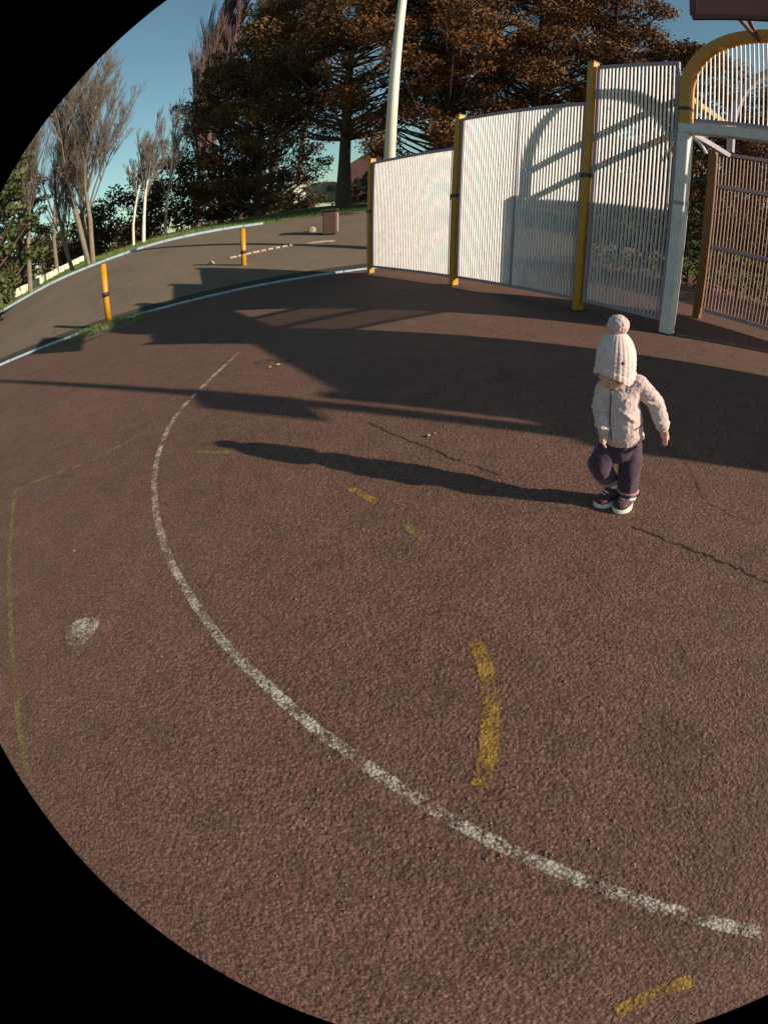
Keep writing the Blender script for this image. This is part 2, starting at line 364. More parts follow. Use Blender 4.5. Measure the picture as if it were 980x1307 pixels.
# ------------------------------------------------------------------ fence
BS, BW, BD = .058, .008, .044                     # flat upright bars: spacing, thickness, depth
FANG = math.atan2(FD.y, FD.x)
_barcache = {}
def bars(parent, org, x0, x1, ztopf, z0, dirv=Vector((1, 0, 0)), rz=0.0, name='bar', mat=None, BS=BS):
    """upright flat bars between x0 and x1 along dirv in the parent's frame."""
    n = max(1, int(round((x1 - x0) / BS))); sp = (x1 - x0) / n
    for i in range(n):
        x = x0 + sp * (i + .5); zt = ztopf(x) if callable(ztopf) else ztopf
        hgt = round(zt - z0, 3); mt = mat or M_BAR; key = (hgt, mt.name)
        if hgt <= .05: continue
        if key not in _barcache:
            me = boxmesh('bar', BW, BD, hgt, 0, (0, 0, hgt / 2)); me.materials.append(mt); _barcache[key] = me
        o = bpy.data.objects.new(name, _barcache[key]); C.objects.link(o); o.parent = parent
        o.location = org + dirv * x + Vector((0, 0, z0)); o.rotation_euler = (0, 0, rz)
def rail(parent, x0, x1, z, h=.045, d=.05, mat=None, y=0.0, name='rail'):
    return box(name, x1 - x0, d, h, mat or M_RAIL, ((x0 + x1) / 2, y, z), 0, parent, .004)
def joined(name, boxes, mat, parent, bev=.004):
    """several butted boxes (sx, sy, sz, x, y, z) as one mesh part."""
    bm = bmesh.new()
    for sx, sy, sz, x, y, z in boxes:
        t = bmesh.new(); bmesh.ops.create_cube(t, size=1)
        for v in t.verts: v.co = Vector((v.co.x * sx + x, v.co.y * sy + y, v.co.z * sz + z))
        if bev: bmesh.ops.bevel(t, geom=t.edges[:], offset=bev, segments=1, affect='EDGES')
        m_ = bpy.data.meshes.new('t'); t.to_mesh(m_); t.free(); bm.from_mesh(m_); bpy.data.meshes.remove(m_)
    me = bpy.data.meshes.new(name); bm.to_mesh(me); bm.free(); return link(name, me, mat, parent)
def panel(fence, t0, t1, top, seam=None, z0=.14):
    w = t1 - t0; bx = []
    for x in (.025, w - .025): bx.append((.04, .052, top - z0, x, 0, (top + z0) / 2))
    bx += [(w - .091, .05, .045, w / 2, 0, top - .025), (w - .091, .05, .045, w / 2, 0, z0 + .025)]
    if seam: bx.append((.014, .05, top - z0 - .1, seam, 0, (top + z0) / 2))
    root = joined('panel', bx, M_RAIL, fence); root.location = (t0, 0, 0)
    if seam is None: bars(root, Vector(), .06, w - .06, top - .05, z0 + .05)
    else:
        bars(root, Vector(), .06, seam - .02, top - .05, z0 + .05); bars(root, Vector(), seam + .02, w - .06, top - .05, z0 + .05)
def post(fence, t, top, clampz):
    u = box('post', .11, .14, top, M_YELLOW, (t, 0, top / 2 + .006), 0, fence, .008); z = -top / 2 - .006
    box('cap', .118, .148, .015, M_YELLOW, (0, 0, z + top + .014), 0, u, .004)
    box('clamp', .14, .16, .06, M_DARK, (0, 0, z + clampz), 0, u, .006)
    box('base_plate', .2, .24, .012, M_DARK, (0, 0, z + .0065), 0, u)
    for a in (-1, 1):
        for b in (-1, 1): cyl('bolt', .011, .011, .016, M_DARK, (a * .078, b * .095, z + .0126), u, 8)
lf = empty('court_fence', FPT(0), 'stepped white barred court fence with yellow posts, left of the white goal frame', 'fence'); lf.rotation_euler = (0, 0, FANG)
panel(lf, -7.02, -4.25, 2.60); panel(lf, -4.11, -1.51, 3.15, seam=1.33); panel(lf, -1.36, -.10, 3.74)
post(lf, -7.09, 2.66, 1.44); post(lf, -4.18, 3.20, 1.67); post(lf, -1.435, 3.80, 2.0)
rf = empty('court_fence', FPT(2.7), 'matching stepped barred fence right of the goal, mostly outside the photo', 'fence'); rf.rotation_euler = (0, 0, FANG)
panel(rf, .08, .82, 3.74); panel(rf, .96, 3.35, 3.0); panel(rf, 3.48, 4.05, 2.5)
post(rf, .89, 3.80, 2.0); post(rf, 3.41, 3.05, 1.6)

# ------------------------------------------------------------------ goal unit
GW, GD, CB = 2.62, 1.65, 2.74
goal = empty('goal_unit', FPT(0), 'white goal frame with crossbar, yellow arch and barred recess at the right edge', 'goal'); goal.rotation_euler = (0, 0, FANG)
for x in (0, GW):
    box('goal_post', .15, .17, CB - .07, M_WHITE, (x, 0, (CB - .07) / 2), 0, goal, .01)
    box('goal_post_base', .24, .24, .012, M_DARK, (x, 0, .0065), 0, goal)
    box('post_bracket', .158, .178, .05, M_DULLWHITE, (x, 0, 1.72), 0, goal, .004)
box('crossbar', GW + .15, .15, .14, M_WHITE, (GW / 2, 0, CB), 0, goal, .01)
def archz(x, top=4.2, spring=3.25):
    u = abs(x - GW / 2) / (GW / 2); u = min(1, u)
    return spring + (top - spring) * (1 - u ** 2.4) ** (1 / 2.1)
def arch_path(base, top, spring):
    P = [(0, base)]
    for k in range(41):
        a = math.pi * k / 40; x = GW / 2 - GW / 2 * math.cos(a)
        P.append((x, archz(x, top, spring)))
    P.append((GW, base)); return P
def sweep_rect(name, P, w, d, y, mat, parent):
    v = []; f = []
    for i, (x, z) in enumerate(P):
        a = P[max(i - 1, 0)]; b = P[min(i + 1, len(P) - 1)]; t = Vector((b[0] - a[0], b[1] - a[1])).normalized(); n_ = Vector((-t.y, t.x))
        for sx, sy in ((-1, -1), (1, -1), (1, 1), (-1, 1)): v.append((x + n_.x * w / 2 * sx, y + d / 2 * sy, z + n_.y * w / 2 * sx))
    for i in range(len(P) - 1):
        for k in range(4): f.append((i * 4 + k, i * 4 + (k + 1) % 4, i * 4 + 4 + (k + 1) % 4, i * 4 + 4 + k))
    f += [(3, 2, 1, 0), tuple(len(v) - 4 + k for k in range(4))]
    o = link(name, pydata(name, v, f), mat, parent)
    bm = bmesh.new(); bm.from_mesh(o.data); bmesh.ops.recalc_face_normals(bm, faces=bm.faces); bm.to_mesh(o.data); bm.free(); return o
sweep_rect('arch', arch_path(CB + .07, 4.2, 3.25), .145, .145, 0, M_YELLOW, goal)
sweep_rect('rear_arch', arch_path(2.80, 4.45, 3.1), .10, .10, GD, M_RAIL, goal)
for x in (0, GW): box('arch_clamp', .15, .16, .05, M_DARK, (x, 0, 3.02), 0, goal, .005)
# bars filling the arch above the crossbar
box('arch_rail', GW - .2, .05, .05, M_RAIL, (GW / 2, .03, CB + .13), 0, goal, .004)
bars(goal, Vector((0, .03, 0)), .10, GW - .10, lambda x: round(archz(x) - .09, 2), CB + .157)
# recess behind the mouth
for x in (0, GW):
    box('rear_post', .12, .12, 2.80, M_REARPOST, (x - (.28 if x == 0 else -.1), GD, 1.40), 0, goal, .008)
    for z, dd in ((3.2, .09), (CB - .02, .08)) + (((2.3, .05),) if x else ()):
        box('side_rail', dd, GD - .14, dd, M_RAIL if z < 3 else M_YELLOW, (x, GD / 2 + .005, z), 0, goal, .005)
    if x: bars(goal, Vector((x, 0, 0)), .12, GD - .10, 3.12, 2.33, Vector((0, 1, 0)), math.pi / 2)
for z in (CB, 2.2, 1.2, .16): box('rear_rail', GW + .09, .06, .06, M_RAIL, (GW / 2 - .1, GD, z), 0, goal, .004)
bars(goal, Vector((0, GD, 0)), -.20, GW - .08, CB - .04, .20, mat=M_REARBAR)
# curved white stay behind the left top corner
stay = [(Vector((.05, .08 + .22 * k / 8, CB - .1 - .16 * (k / 8) ** 2)) + Vector((.12 * k / 8, 0, 0))) for k in range(9)]
o = link('corner_stay', tubes('corner_stay', [(stay[i], stay[i + 1], .022, .022) for i in range(8)], 8), M_WHITE, goal)

# backboard carried in front of the arch
bb = empty('backboard', FPT(1.37, -1.2, 3.80), 'dark red basketball backboard above the goal in the top right corner', 'backboard'); bb.rotation_euler = (0, 0, FANG)
BWD, BHT = 1.45, .98
box('board', BWD, .03, BHT, M_BOARD, (0, 0, BHT / 2), 0, bb, .004)
for x, z, sx, sz in ((0, .03, BWD + .04, .06), (0, BHT - .03, BWD + .04, .06), (-BWD / 2 - .012, BHT / 2, .06, BHT - .12), (BWD / 2 + .012, BHT / 2, .06, BHT - .12)):
    box('board_frame', sx, .05, sz, M_BOARDEDGE, (x, .0, z), 0, bb, .004)
for x in (-.4, .4):
    for zz in (.25, .75):
        a = Vector((x, .03, zz)); b_ = Vector((x * 1.0, 1.14, .28))
        link('support_arm', tubes('support_arm', [(a, b_, .03, .03)], 8), M_BOARDEDGE, bb)

# tall pole outside the photo on the right whose thin shadow crosses the court
tp = empty('floodlight_pole', FPT(6.1, .0) + FN * -.25, 'tall slim floodlight pole by the end of the right fence, outside the photo', 'light pole')
cyl('pole', .075, .055, 7.4, M_LAMP, (0, 0, 0), tp, 16); box('lamp_head', .5, .25, .12, M_DARK, (0, 0, 7.46), FANG, tp, .02)
box('notice_board', .62, .03, .5, M_DARK, (-.02, -.09, 3.25), FANG, tp, .004)

# ------------------------------------------------------------------ the two yellow posts on the far side, lamp column
def short_post(px, pyb, pxt, pyt, label, r=.07):
    b = ground(px, pyb); h = height_at(b, pxt, pyt); root = empty('short_post', b, label, 'post', 'short yellow posts along the court edging')
    z0 = terrain(b.x, b.y)
    cyl('shaft', r, r, h, M_YELLOW, (0, 0, 0), root, 20); cyl('clamp', r + .008, r + .008, .09, M_DARK, (0, 0, h * .50), root, 20)
    cyl('cap', r + .006, r * .7, .03, M_YELLOW, (0, 0, h), root, 20)
    return root
short_post(140, 418, 134, 338, 'short yellow post nearer the left, standing in an earth mound')
short_post(312, 354, 310, 293, 'short yellow post further right, on the tarmac bank behind the kerb', .075)
def mound():
    c = ground(138, 420); v = []; f = []; n = 28; R = 5
    for j in range(R + 1):
        for k in range(n):
            a = 2 * math.pi * k / n; rr = j / R * (.62 + .12 * math.sin(3 * a) + .08 * math.sin(7 * a))
            p = c + KD * (rr * 1.4 * math.cos(a)) + KN * (rr * .9 * math.sin(a)); z = .10 * (1 - (j / R) ** 2) + random.uniform(-.008, .008)
            v.append((p.x, p.y, z if j < R else -.01))
    for j in range(R):
        for k in range(n): f.append((j * n + k, j * n + n + k, j * n + n + (k + 1) % n, j * n + (k + 1) % n))
    tag(link('earth_mound', pydata('earth_mound', v, f), M_DIRT, smooth=True), kind='structure')
    V = []; m_ = 1500
    for _ in range(m_):
        a = random.uniform(0, 6.283); rr = random.random() ** .6 * .75; p = c + KD * (rr * 1.35 * math.cos(a)) + KN * (rr * .85 * math.sin(a)); z = .08 * (1 - min(1, rr) ** 2)
        h = random.uniform(.03, .10); l = Vector((random.uniform(-.04, .04), random.uniform(-.04, .04), h)); b = random.uniform(0, 6.28); w_ = Vector((math.cos(b), math.sin(b), 0)) * .005
        q = Vector((p.x, p.y, z)); V += [q - w_, q + w_, q + l + w_ * .3, q + l - w_ * .3]
    tag(link('weeds', quads('weeds', np.array(V), m_), M_BLADE), 'dry grass and weeds round the foot of the short post', 'weeds', kind='stuff')
mound()
lp = polar(azimuth(497, 195), 15.0); lp.z = terrain(lp.x, lp.y)
lamp = empty('lamp_column', lp, 'tall cream lamp column rising behind the lowest fence panel', 'lamp post')
cyl('column', .19, .10, 12, M_LAMP, (0, 0, 0), lamp, 24); cyl('base_sleeve', .24, .24, 1.2, M_LAMP, (0, 0, -.1), lamp, 24)
box('lamp_head', .9, .3, .12, M_LAMP, (.4, 0, 12.06), 0, lamp, .03)

# ------------------------------------------------------------------ trees
def crown_cloud(clumps, per, leaf, flat=.55):
    """leaf-sized quads gathered in clumps. clumps: list of (centre, radius)."""
    out = []
    for c, r in clumps:
        n = int(per * (r ** 2)); n = max(n, 20)
        d = rng.normal(size=(n, 3)); d /= np.linalg.norm(d, axis=1, keepdims=True)
        rad = r * rng.uniform(.25, 1, (n, 1)) ** .5 * rng.uniform(.75, 1.15, (n, 1))
        P = np.array(c) + d * rad * np.array([1, 1, flat])
        u = rng.normal(size=(n, 3)); u /= np.linalg.norm(u, axis=1, keepdims=True)
        w_ = np.cross(u, d + rng.normal(scale=.5, size=(n, 3))); w_ /= np.linalg.norm(w_, axis=1, keepdims=True) + 1e-6
        s = leaf * rng.uniform(.5, 1.3, (n, 1))
        Q = np.stack([P - u * s - w_ * s * .45, P + u * s - w_ * s * .45, P + u * s * .8 + w_ * s * .45, P - u * s * .8 + w_ * s * .45], 1)
        out.append(Q.reshape(-1, 3))
    V = np.concatenate(out); return V, len(V) // 4
def evergreen(base, height, crad, cbase, label, mat, nclump=90, trunk_r=.3, seed=0, group='big evergreen trees behind the court', leaf=.075, per=330, bark=None, shape=1.0, lean=0):
    R_ = random.Random(seed); root = empty('evergreen_tree', base, label, 'tree', group)
    nclump = int(nclump * 1.65); segs = []; clumps = []
    th = height * .8; P = [Vector((lean * k / 6 + R_.uniform(-.1, .1) * (k > 0), R_.uniform(-.1, .1) * (k > 0), th * k / 6)) for k in range(7)]
    trk = [(P[k], P[k + 1], trunk_r * (1 - k * .14) * (1.25 if k == 0 else 1), trunk_r * (1 - (k + 1) * .14)) for k in range(6)]
    link('trunk', tubes('trunk', trk, 10), bark or M_BARK, root)
    for i in range(nclump):
        u = R_.random() ** .85; z = cbase + (height - cbase) * u
        prof = math.sin(math.pi * min(1, (.14 + .86 * u)) ** shape) ** .55 if u < .98 else .2
        rr = crad * prof * (R_.uniform(.45, 1.0) if R_.random() < .85 else R_.uniform(1, 1.12)); a = R_.uniform(0, 6.283)
        c = Vector((rr * math.cos(a) + lean * u, rr * math.sin(a), z)); r = crad * R_.uniform(.13, .26); clumps.append((c, r))
        st = Vector((lean * u * .6, 0, max(cbase * .75, z - rr * R_.uniform(.4, .8)))); mid = (st + c) / 2 + Vector((0, 0, -.1 * rr))
        segs += [(st, mid, .07 + .01 * trunk_r * 10, .05), (mid, c, .05, .02)]
    link('limbs', tubes('limbs', segs, 5), bark or M_BARK, root)['kind'] = 'stuff'
    V, n = crown_cloud(clumps, per, leaf); cr = link('crown', quads('crown', V, n), mat, root); cr['kind'] = 'stuff'
    return root
def bare_tree(base, height, label, spread=.55, up=.35, depth=5, trunk_r=.14, stems=None, seed=0, bark=None, twig=None, group='bare winter trees', name='bare_tree', first=.3, kids=(4, 5), thin=.008):
    R_ = random.Random(seed); root = empty(name, base, label, 'tree', group); trunk = []; twigs = []
    def grow(p, d, L, r, lv):
        n = 3 if lv < 3 else 2; pts = [p]; dd = d.copy()
        for k in range(n):
            dd = (dd + Vector((R_.uniform(-.13, .13), R_.uniform(-.13, .13), R_.uniform(-.04, .10) + up * .12))).normalized(); pts.append(pts[-1] + dd * (L / n))
        rs = [r * (1 - .42 * k / n) for k in range(n + 1)]
        for k in range(n): (trunk if lv < 1 else twigs).append((pts[k], pts[k + 1], max(rs[k], thin * .6), max(rs[k + 1], thin * .5)))
        if lv >= depth: return
        for _ in range(R_.randint(*kids) + (3 if lv == 0 else 0)):
            f = R_.uniform(first if lv == 0 else .25, 1); i = min(n - 1, int(f * n)); q = pts[i].lerp(pts[i + 1], f * n - i)
            a = R_.uniform(0, 6.283); side = Vector((math.cos(a), math.sin(a), 0)); nd = (dd * (1 - spread) + side * spread + Vector((0, 0, up * .5))).normalized()
            grow(q, nd, L * R_.uniform(.42, .62) * (1 if lv else (1.15 - f * .5)), r * R_.uniform(.35, .52), lv + 1)
        grow(pts[-1], dd, L * .5, r * .55, lv + 1)
    for (off, d, hs, rs) in (stems or [((0, 0, 0), (0, 0, 1), 1, 1)]): grow(Vector(off), Vector(d).normalized(), height * .62 * hs, trunk_r * rs, 0)
    link('trunk', tubes('trunk', trunk, 8), bark or M_PALEBARK, root); t = link('crown', tubes('crown', twigs, 3), twig or M_TWIG, root); t['kind'] = 'stuff'
    return root
# evergreens
evergreen(on_terrain(-34.5, 40), 13.2, 5.0, .5, 'low dark evergreen at the left edge of the evergreen mass, reaching the ground', M_LEAF, 80, .25, 1, leaf=.095, per=190, shape=.9)
evergreen(on_terrain(-30.2, 37), 16.0, 5.4, .6, 'broad dark evergreen left of the thick bare trunk, reaching the ground', M_LEAF, 110, .3, 2, leaf=.095, per=190, shape=.9)
evergreen(on_terrain(-20.6, 31), 22.0, 6.9, 5.8, 'tall evergreen on a thick brown trunk left of the lowest fence panel', M_LEAF, 130, .42, 3, leaf=.09, per=200, bark=M_BARK, shape=.8)
evergreen(on_terrain(-9.5, 27), 20, 5.6, 3.2, 'tall rusty evergreen behind the lowest and middle fence panels', M_LEAF2, 130, .34, 4, shape=.8)
evergreen(on_terrain(.0, 28), 20, 5.6, 3.0, 'tall rusty evergreen behind the middle fence panel', M_LEAF2, 130, .34, 5, shape=.8)
evergreen(on_terrain(8.5, 27), 16.8, 4.2, 2.0, 'rusty evergreen behind the tallest fence panel, rightmost of the big ones', M_LEAF2, 100, .3, 6, shape=.9)
evergreen(on_terrain(17.5, 26), 11.6, 4.4, 1.2, 'lower rounded evergreen behind the goal arch', M_LEAF2, 90, .25, 7, shape=.95)
evergreen(on_terrain(28, 30), 11.5, 5.0, 1.0, 'low rounded evergreen seen through the goal', M_LEAF2, 90, .25, 8, shape=.95)
evergreen(on_terrain(-64.0, 19), 6.6, 2.5, .3, 'olive green evergreen at the far left edge of the photo', M_LEAFG, 60, .2, 10, leaf=.10, shape=.95)
evergreen(on_terrain(-58.5, 34), 7.5, 3.0, .3, 'small olive evergreen beside the far left grass', M_LEAFG, 50, .2, 12, leaf=.10, shape=.95)
# poplars: narrow upright crowns
for i, (az, R, h, lb) in enumerate(((-37.2, 58, 25.0, 'leftmost slim bare poplar against the sky'), (-35.0, 59, 33, 'tall bare poplar second from the left of the row'), (-32.3, 60, 41, 'tallest left bare poplar rising out of the photo'),
                                   (-29.2, 61, 43, 'bare poplar above the broad dark evergreen'), (-26.0, 62, 43, 'bare poplar left of the tall evergreen crown'))):
    bare_tree(on_terrain(az, R), h * 1.0, lb, spread=.16, up=.9, depth=4, trunk_r=.4, seed=20 + i, bark=M_BARK, twig=M_TWIGP, group='bare poplars behind the evergreens', name='poplar_tree', first=.08, kids=(8, 10), thin=.036)
# left bare trees
bp = on_terrain(azimuth(115, 345), 25.5)
bare_tree(bp, 11.0, 'big grey bare tree with two leaning stems by the upper kerb', spread=.42, up=.55, depth=5, trunk_r=.16, seed=31, stems=[((0, 0, 0), (-.13, 0, 1), 1, 1), ((.18, .1, 0), (.10, .05, 1), .95, .9), ((-.1, 0, 0), (-.30, .1, 1), .8, .7)], kids=(4, 5), thin=.010)
bare_tree(on_terrain(azimuth(93, 345), 27), 6.5, 'small bare tree leaning left beside the big grey one', spread=.4, up=.5, depth=4, trunk_r=.12, seed=32, stems=[((0, 0, 0), (-.25, 0, 1), 1, 1)], thin=.012)
bare_tree(on_terrain(-57.5, 27), 10.0, 'bare grey tree at the left rim above the pale wall', spread=.45, up=.45, depth=5, trunk_r=.15, seed=33, thin=.012)
bare_tree(on_terrain(-54.0, 33), 11.0, 'bare grey tree behind the pale wall', spread=.4, up=.5, depth=5, trunk_r=.15, seed=37, thin=.012)
bare_tree(on_terrain(azimuth(170, 305), 30), 5.6, 'slim white stemmed birch, left one of the pair on the grass', spread=.35, up=.5, depth=4, trunk_r=.09, seed=34, bark=M_BIRCH, name='birch_tree', thin=.012, first=.5)
bare_tree(on_terrain(azimuth(183, 305), 30), 6.8, 'slim white stemmed birch, right and taller one of the pair on the grass', spread=.35, up=.4, depth=4, trunk_r=.12, seed=35, bark=M_BIRCH, name='birch_tree', thin=.012, first=.5)
bare_tree(on_terrain(azimuth(211, 298), 31), 8.2, 'thin dark bare tree standing highest right of the birches', spread=.3, up=.5, depth=4, trunk_r=.10, seed=36, bark=M_PALEBARK, thin=.013, first=.4)
# the unbroken thicket under and beyond the trees
def thicket():
    R_ = random.Random(5); cl = []
    for (az, R, h, r) in ((-63, 44, 5.5, 4), (-59, 46, 5.2, 4), (-55, 47, 5.0, 4), (-51.5, 46, 5.2, 3.8), (-48.0, 46, 5.8, 3.6), (-44.6, 45, 6.4, 3.4), (-41.5, 44, 7.2, 3.4), (-38.8, 42, 8.2, 3.2), (-35, 42, 6, 3), (-31, 42, 5, 3), (-27, 44, 3.4, 3), (-23.4, 53, 3.2, 2.8), (-19, 52, 2.2, 3), (-14, 44, 4, 3), (-11, 44, 5, 3.4), (-6, 44, 5.5, 3.6), (0, 44, 5.5, 3.6), (6, 44, 5.5, 3.6), (13, 42, 5.5, 3.6), (20, 42, 5.5, 3.6), (27, 42, 5.5, 3.6), (34, 42, 5, 3.6), (41, 42, 5, 3.6), (48, 40, 5, 3.6), (56, 40, 5, 3.6)):
        b0 = on_terrain(az, R)
        for i in range(34):
            a = R_.uniform(0, 6.283); rr = r * R_.random() ** .5; z = h * R_.uniform(.05, .88) * (1 - .25 * (rr / r) ** 2)
            cl.append((b0 + Vector((rr * math.cos(a), rr * math.sin(a), z)), r * R_.uniform(.2, .36)))
    V, n = crown_cloud(cl, 64, .14, .8); tag(link('thicket', quads('thicket', V, n), M_HEDGE), 'dark brown winter thicket under and beyond the trees', 'thicket', kind='stuff')
thicket()
def hedge():
    root = empty('hedge', FPT(0, 6.0), 'dark clipped hedge behind the fence and the goal', 'hedge'); cl = []; st = []
    for t in np.arange(-5.5, 22, .34):
        for z in (.35, .9, 1.45, 1.9):
            q = FD * (t + random.uniform(-.1, .1)) + FN * random.uniform(-.25, .25) + Vector((0, 0, z + terrain(*(FPT(t, 6.0))[:2])))
            cl.append((q, random.uniform(.34, .46)))
        st.append((FD * t, FD * t + Vector((random.uniform(-.1, .1), 0, 1.3)), .03, .015))
    link('stems', tubes('stems', st, 5), M_BARK, root)['kind'] = 'stuff'
    V, n = crown_cloud(cl, 620, .05, .9); link('foliage', quads('foliage', V, n), M_HEDGE, root)['kind'] = 'stuff'
hedge()
# far woods as one mass
def woods():
    cl = []
    for i in range(300):
        az = rng.uniform(-75, 70); R = rng.uniform(95, 115)
        if -25 < az < -14: continue
        p = polar(az, R); p.z = 2.0 + rng.uniform(0, 1) ** 1.5 * (5.0 if az < -14 else 8); cl.append((p, rng.uniform(2.2, 4)))
    V, n = crown_cloud(cl, 16, .42, .8); tag(link('far_woods', quads('far_woods', V, n), M_HEDGE), 'distant dark woodland behind all the trees', 'woodland', kind='stuff')
woods()
# grass blades along the top of the bank
def blades():
    m_ = 26000; V = np.zeros((m_, 4, 3)); s = rng.uniform(-14, 14, m_); q = 12.25 + rng.random(m_) ** 1.5 * 9
    P = np.stack([KD.x * s + KN.x * (KQ + q), KD.y * s + KN.y * (KQ + q)], 1); z = np.array([terrain(a, b) for a, b in P]) - .03
    h = rng.uniform(.05, .16, m_); an = rng.uniform(0, 6.28, m_); w_ = .012
    cx, sy = np.cos(an) * w_, np.sin(an) * w_; lx, ly = rng.normal(scale=.04, size=m_), rng.normal(scale=.04, size=m_)
    V[:, 0] = np.stack([P[:, 0] - cx, P[:, 1] - sy, z], 1); V[:, 1] = np.stack([P[:, 0] + cx, P[:, 1] + sy, z], 1)
    V[:, 2] = np.stack([P[:, 0] + lx + cx * .3, P[:, 1] + ly + sy * .3, z + h], 1); V[:, 3] = np.stack([P[:, 0] + lx - cx * .3, P[:, 1] + ly - sy * .3, z + h], 1)
    tag(link('bank_grass', quads('bank_grass', V.reshape(-1, 3), m_), M_BLADE), 'rough winter grass beyond the upper kerb', 'grass', kind='stuff')
blades()

# ------------------------------------------------------------------ distant things
M_WALLB = simple('pale stone wall', (.62, .60, .46), .9, .15, 3, .4, .02)
M_DULL = simple('dull edging stone', (.36, .28, .22), .9, .2, 6, .4, .02)
M_HOUSE = simple('dark red house wall', (.09, .05, .045), .9, .2, 2, .3, .02)
M_ROOF = simple('dark slate roof', (.07, .045, .05), .8, .2, 3)
M_GLASS = simple('dark window glass', (.03, .035, .04), .1, .1, 2)
M_CARP = simple('pale car paint', (.66, .66, .58), .3, .03, 2)
M_TYRE = simple('tyre rubber', (.02, .02, .02), .9, .1, 9)
def low_wall():
    a = on_terrain(-59.6, 31); b = on_terrain(-50.8, 34.5); n = 13; d = b - a
    root = empty('low_wall', a, 'low pale stone wall on the far left grass', 'wall')
    for i in range(n):
        p = a.lerp(b, (i + .5) / n); p.z = terrain(p.x, p.y); w_ = Vector((d.x, d.y, 0)).length / n
        box('wall_block', w_ - .03, .35, (.50 - .012 * i) * random.uniform(.88, 1.05), M_WALLB, Vector((p.x, p.y, p.z + .24)) - a, math.atan2(d.y, d.x), root, .03)
low_wall()
def profile_body(name, prof, width, mat, parent, inset=.0):
    n = len(prof); v = []
    for s in (-1, 1):
        for x, z in prof: v.append((x, s * (width / 2 - (inset if z > 1.0 else 0)), z))
    f = [tuple(range(n)), tuple(range(2 * n - 1, n - 1, -1))] + [(i, i + n, (i + 1) % n + n, (i + 1) % n) for i in range(n)]
    o = link(name, pydata(name, v, f), mat, parent)
    bm = bmesh.new(); bm.from_mesh(o.data); bmesh.ops.recalc_face_normals(bm, faces=bm.faces); bmesh.ops.bevel(bm, geom=bm.edges[:], offset=.03, segments=1, affect='EDGES'); bm.to_mesh(o.data); bm.free(); return o
def wheels(root, xs, y, r=.32):
    for x in xs:
        for s in (-1, 1):
            t = cyl('wheel', r, r, .2, M_TYRE, (x, s * y + (.1 if s > 0 else .1), r), root, 18); t.rotation_euler = (math.pi / 2, 0, 0)
def car(base, rz):
    root = empty('parked_car', base, 'small pale parked car behind the low stone wall at far left', 'car'); root.rotation_euler = (0, 0, rz)
    profile_body('body', [(-2, .35), (2, .35), (2.05, .75), (1.2, .92), (.55, 1.42), (-1.0, 1.45), (-1.75, .98), (-2.05, .9)], 1.7, M_CARP, root, .12)
    for s in (-1, 1):
        box('window', .75, .02, .34, M_GLASS, (.05, s * .79, 1.15), 0, root); box('window', .7, .02, .34, M_GLASS, (-.8, s * .79, 1.15), 0, root)
    wheels(root, (-1.25, 1.3), .78)
car(on_terrain(-57.2, 36), 2.5)
def van(base, rz):
    root = empty('white_van', base, 'white van parked beyond the grass left of the thick trunk', 'van'); root.rotation_euler = (0, 0, rz)
    profile_body('body', [(-2.4, .4), (2.5, .4), (2.55, 1.1), (1.9, 1.3), (1.3, 2.25), (-2.3, 2.35), (-2.45, 2.2)], 1.9, simple('white van paint', (.8, .8, .76), .35, .03, 2), root, .1)
    for s in (-1, 1): box('window', .8, .02, .5, M_GLASS, (1.0, s * .93, 1.6), 0, root)
    wheels(root, (-1.6, 1.7), .86, .36)
van(on_terrain(-23.2, 47) + Vector((0, 0, .05)), .35)
def house():
    base = on_terrain(-17.2, 48); root = empty('brick_house', base, 'dark red house with a pitched roof between the trunk and the fence', 'house'); root.rotation_euler = (0, 0, .33)
    v = [(-2.6, -4, -.3), (2.6, -4, -.3), (2.6, 4, -.3), (-2.6, 4, -.3), (-2.6, -4, 3.3), (2.6, -4, 3.3), (2.6, 4, 3.3), (-2.6, 4, 3.3), (0, -4, 4.9), (0, 4, 4.9)]
    link('wall', pydata('wall', v, [(0, 1, 5, 8, 4), (2, 3, 7, 9, 6), (0, 4, 7, 3), (1, 2, 6, 5)]), M_HOUSE, root)
    for s in (-1, 1):
        w_ = [(0, -4.3, 5.06), (0, 4.3, 5.06), (s * 3.0, 4.3, 3.2), (s * 3.0, -4.3, 3.2)]; w_ += [(a, b, c - .14) for a, b, c in w_]
        o = link('roof_slope', pydata('roof_slope', w_, [(0, 1, 2, 3), (7, 6, 5, 4), (0, 4, 5, 1), (1, 5, 6, 2), (2, 6, 7, 3), (3, 7, 4, 0)]), M_ROOF, root)
    box('chimney', .6, .6, 1.2, M_HOUSE, (.0, 1.5, 5.5), 0, root, .02)
    for x in (-1.2, 1.2):
        w_ = box('window', 1.0, .06, 1.1, M_ROOF, (x, -4.02, 1.7), 0, root); box('pane', .84, .03, .94, M_GLASS, (0, -.03, 0), 0, w_)
house()
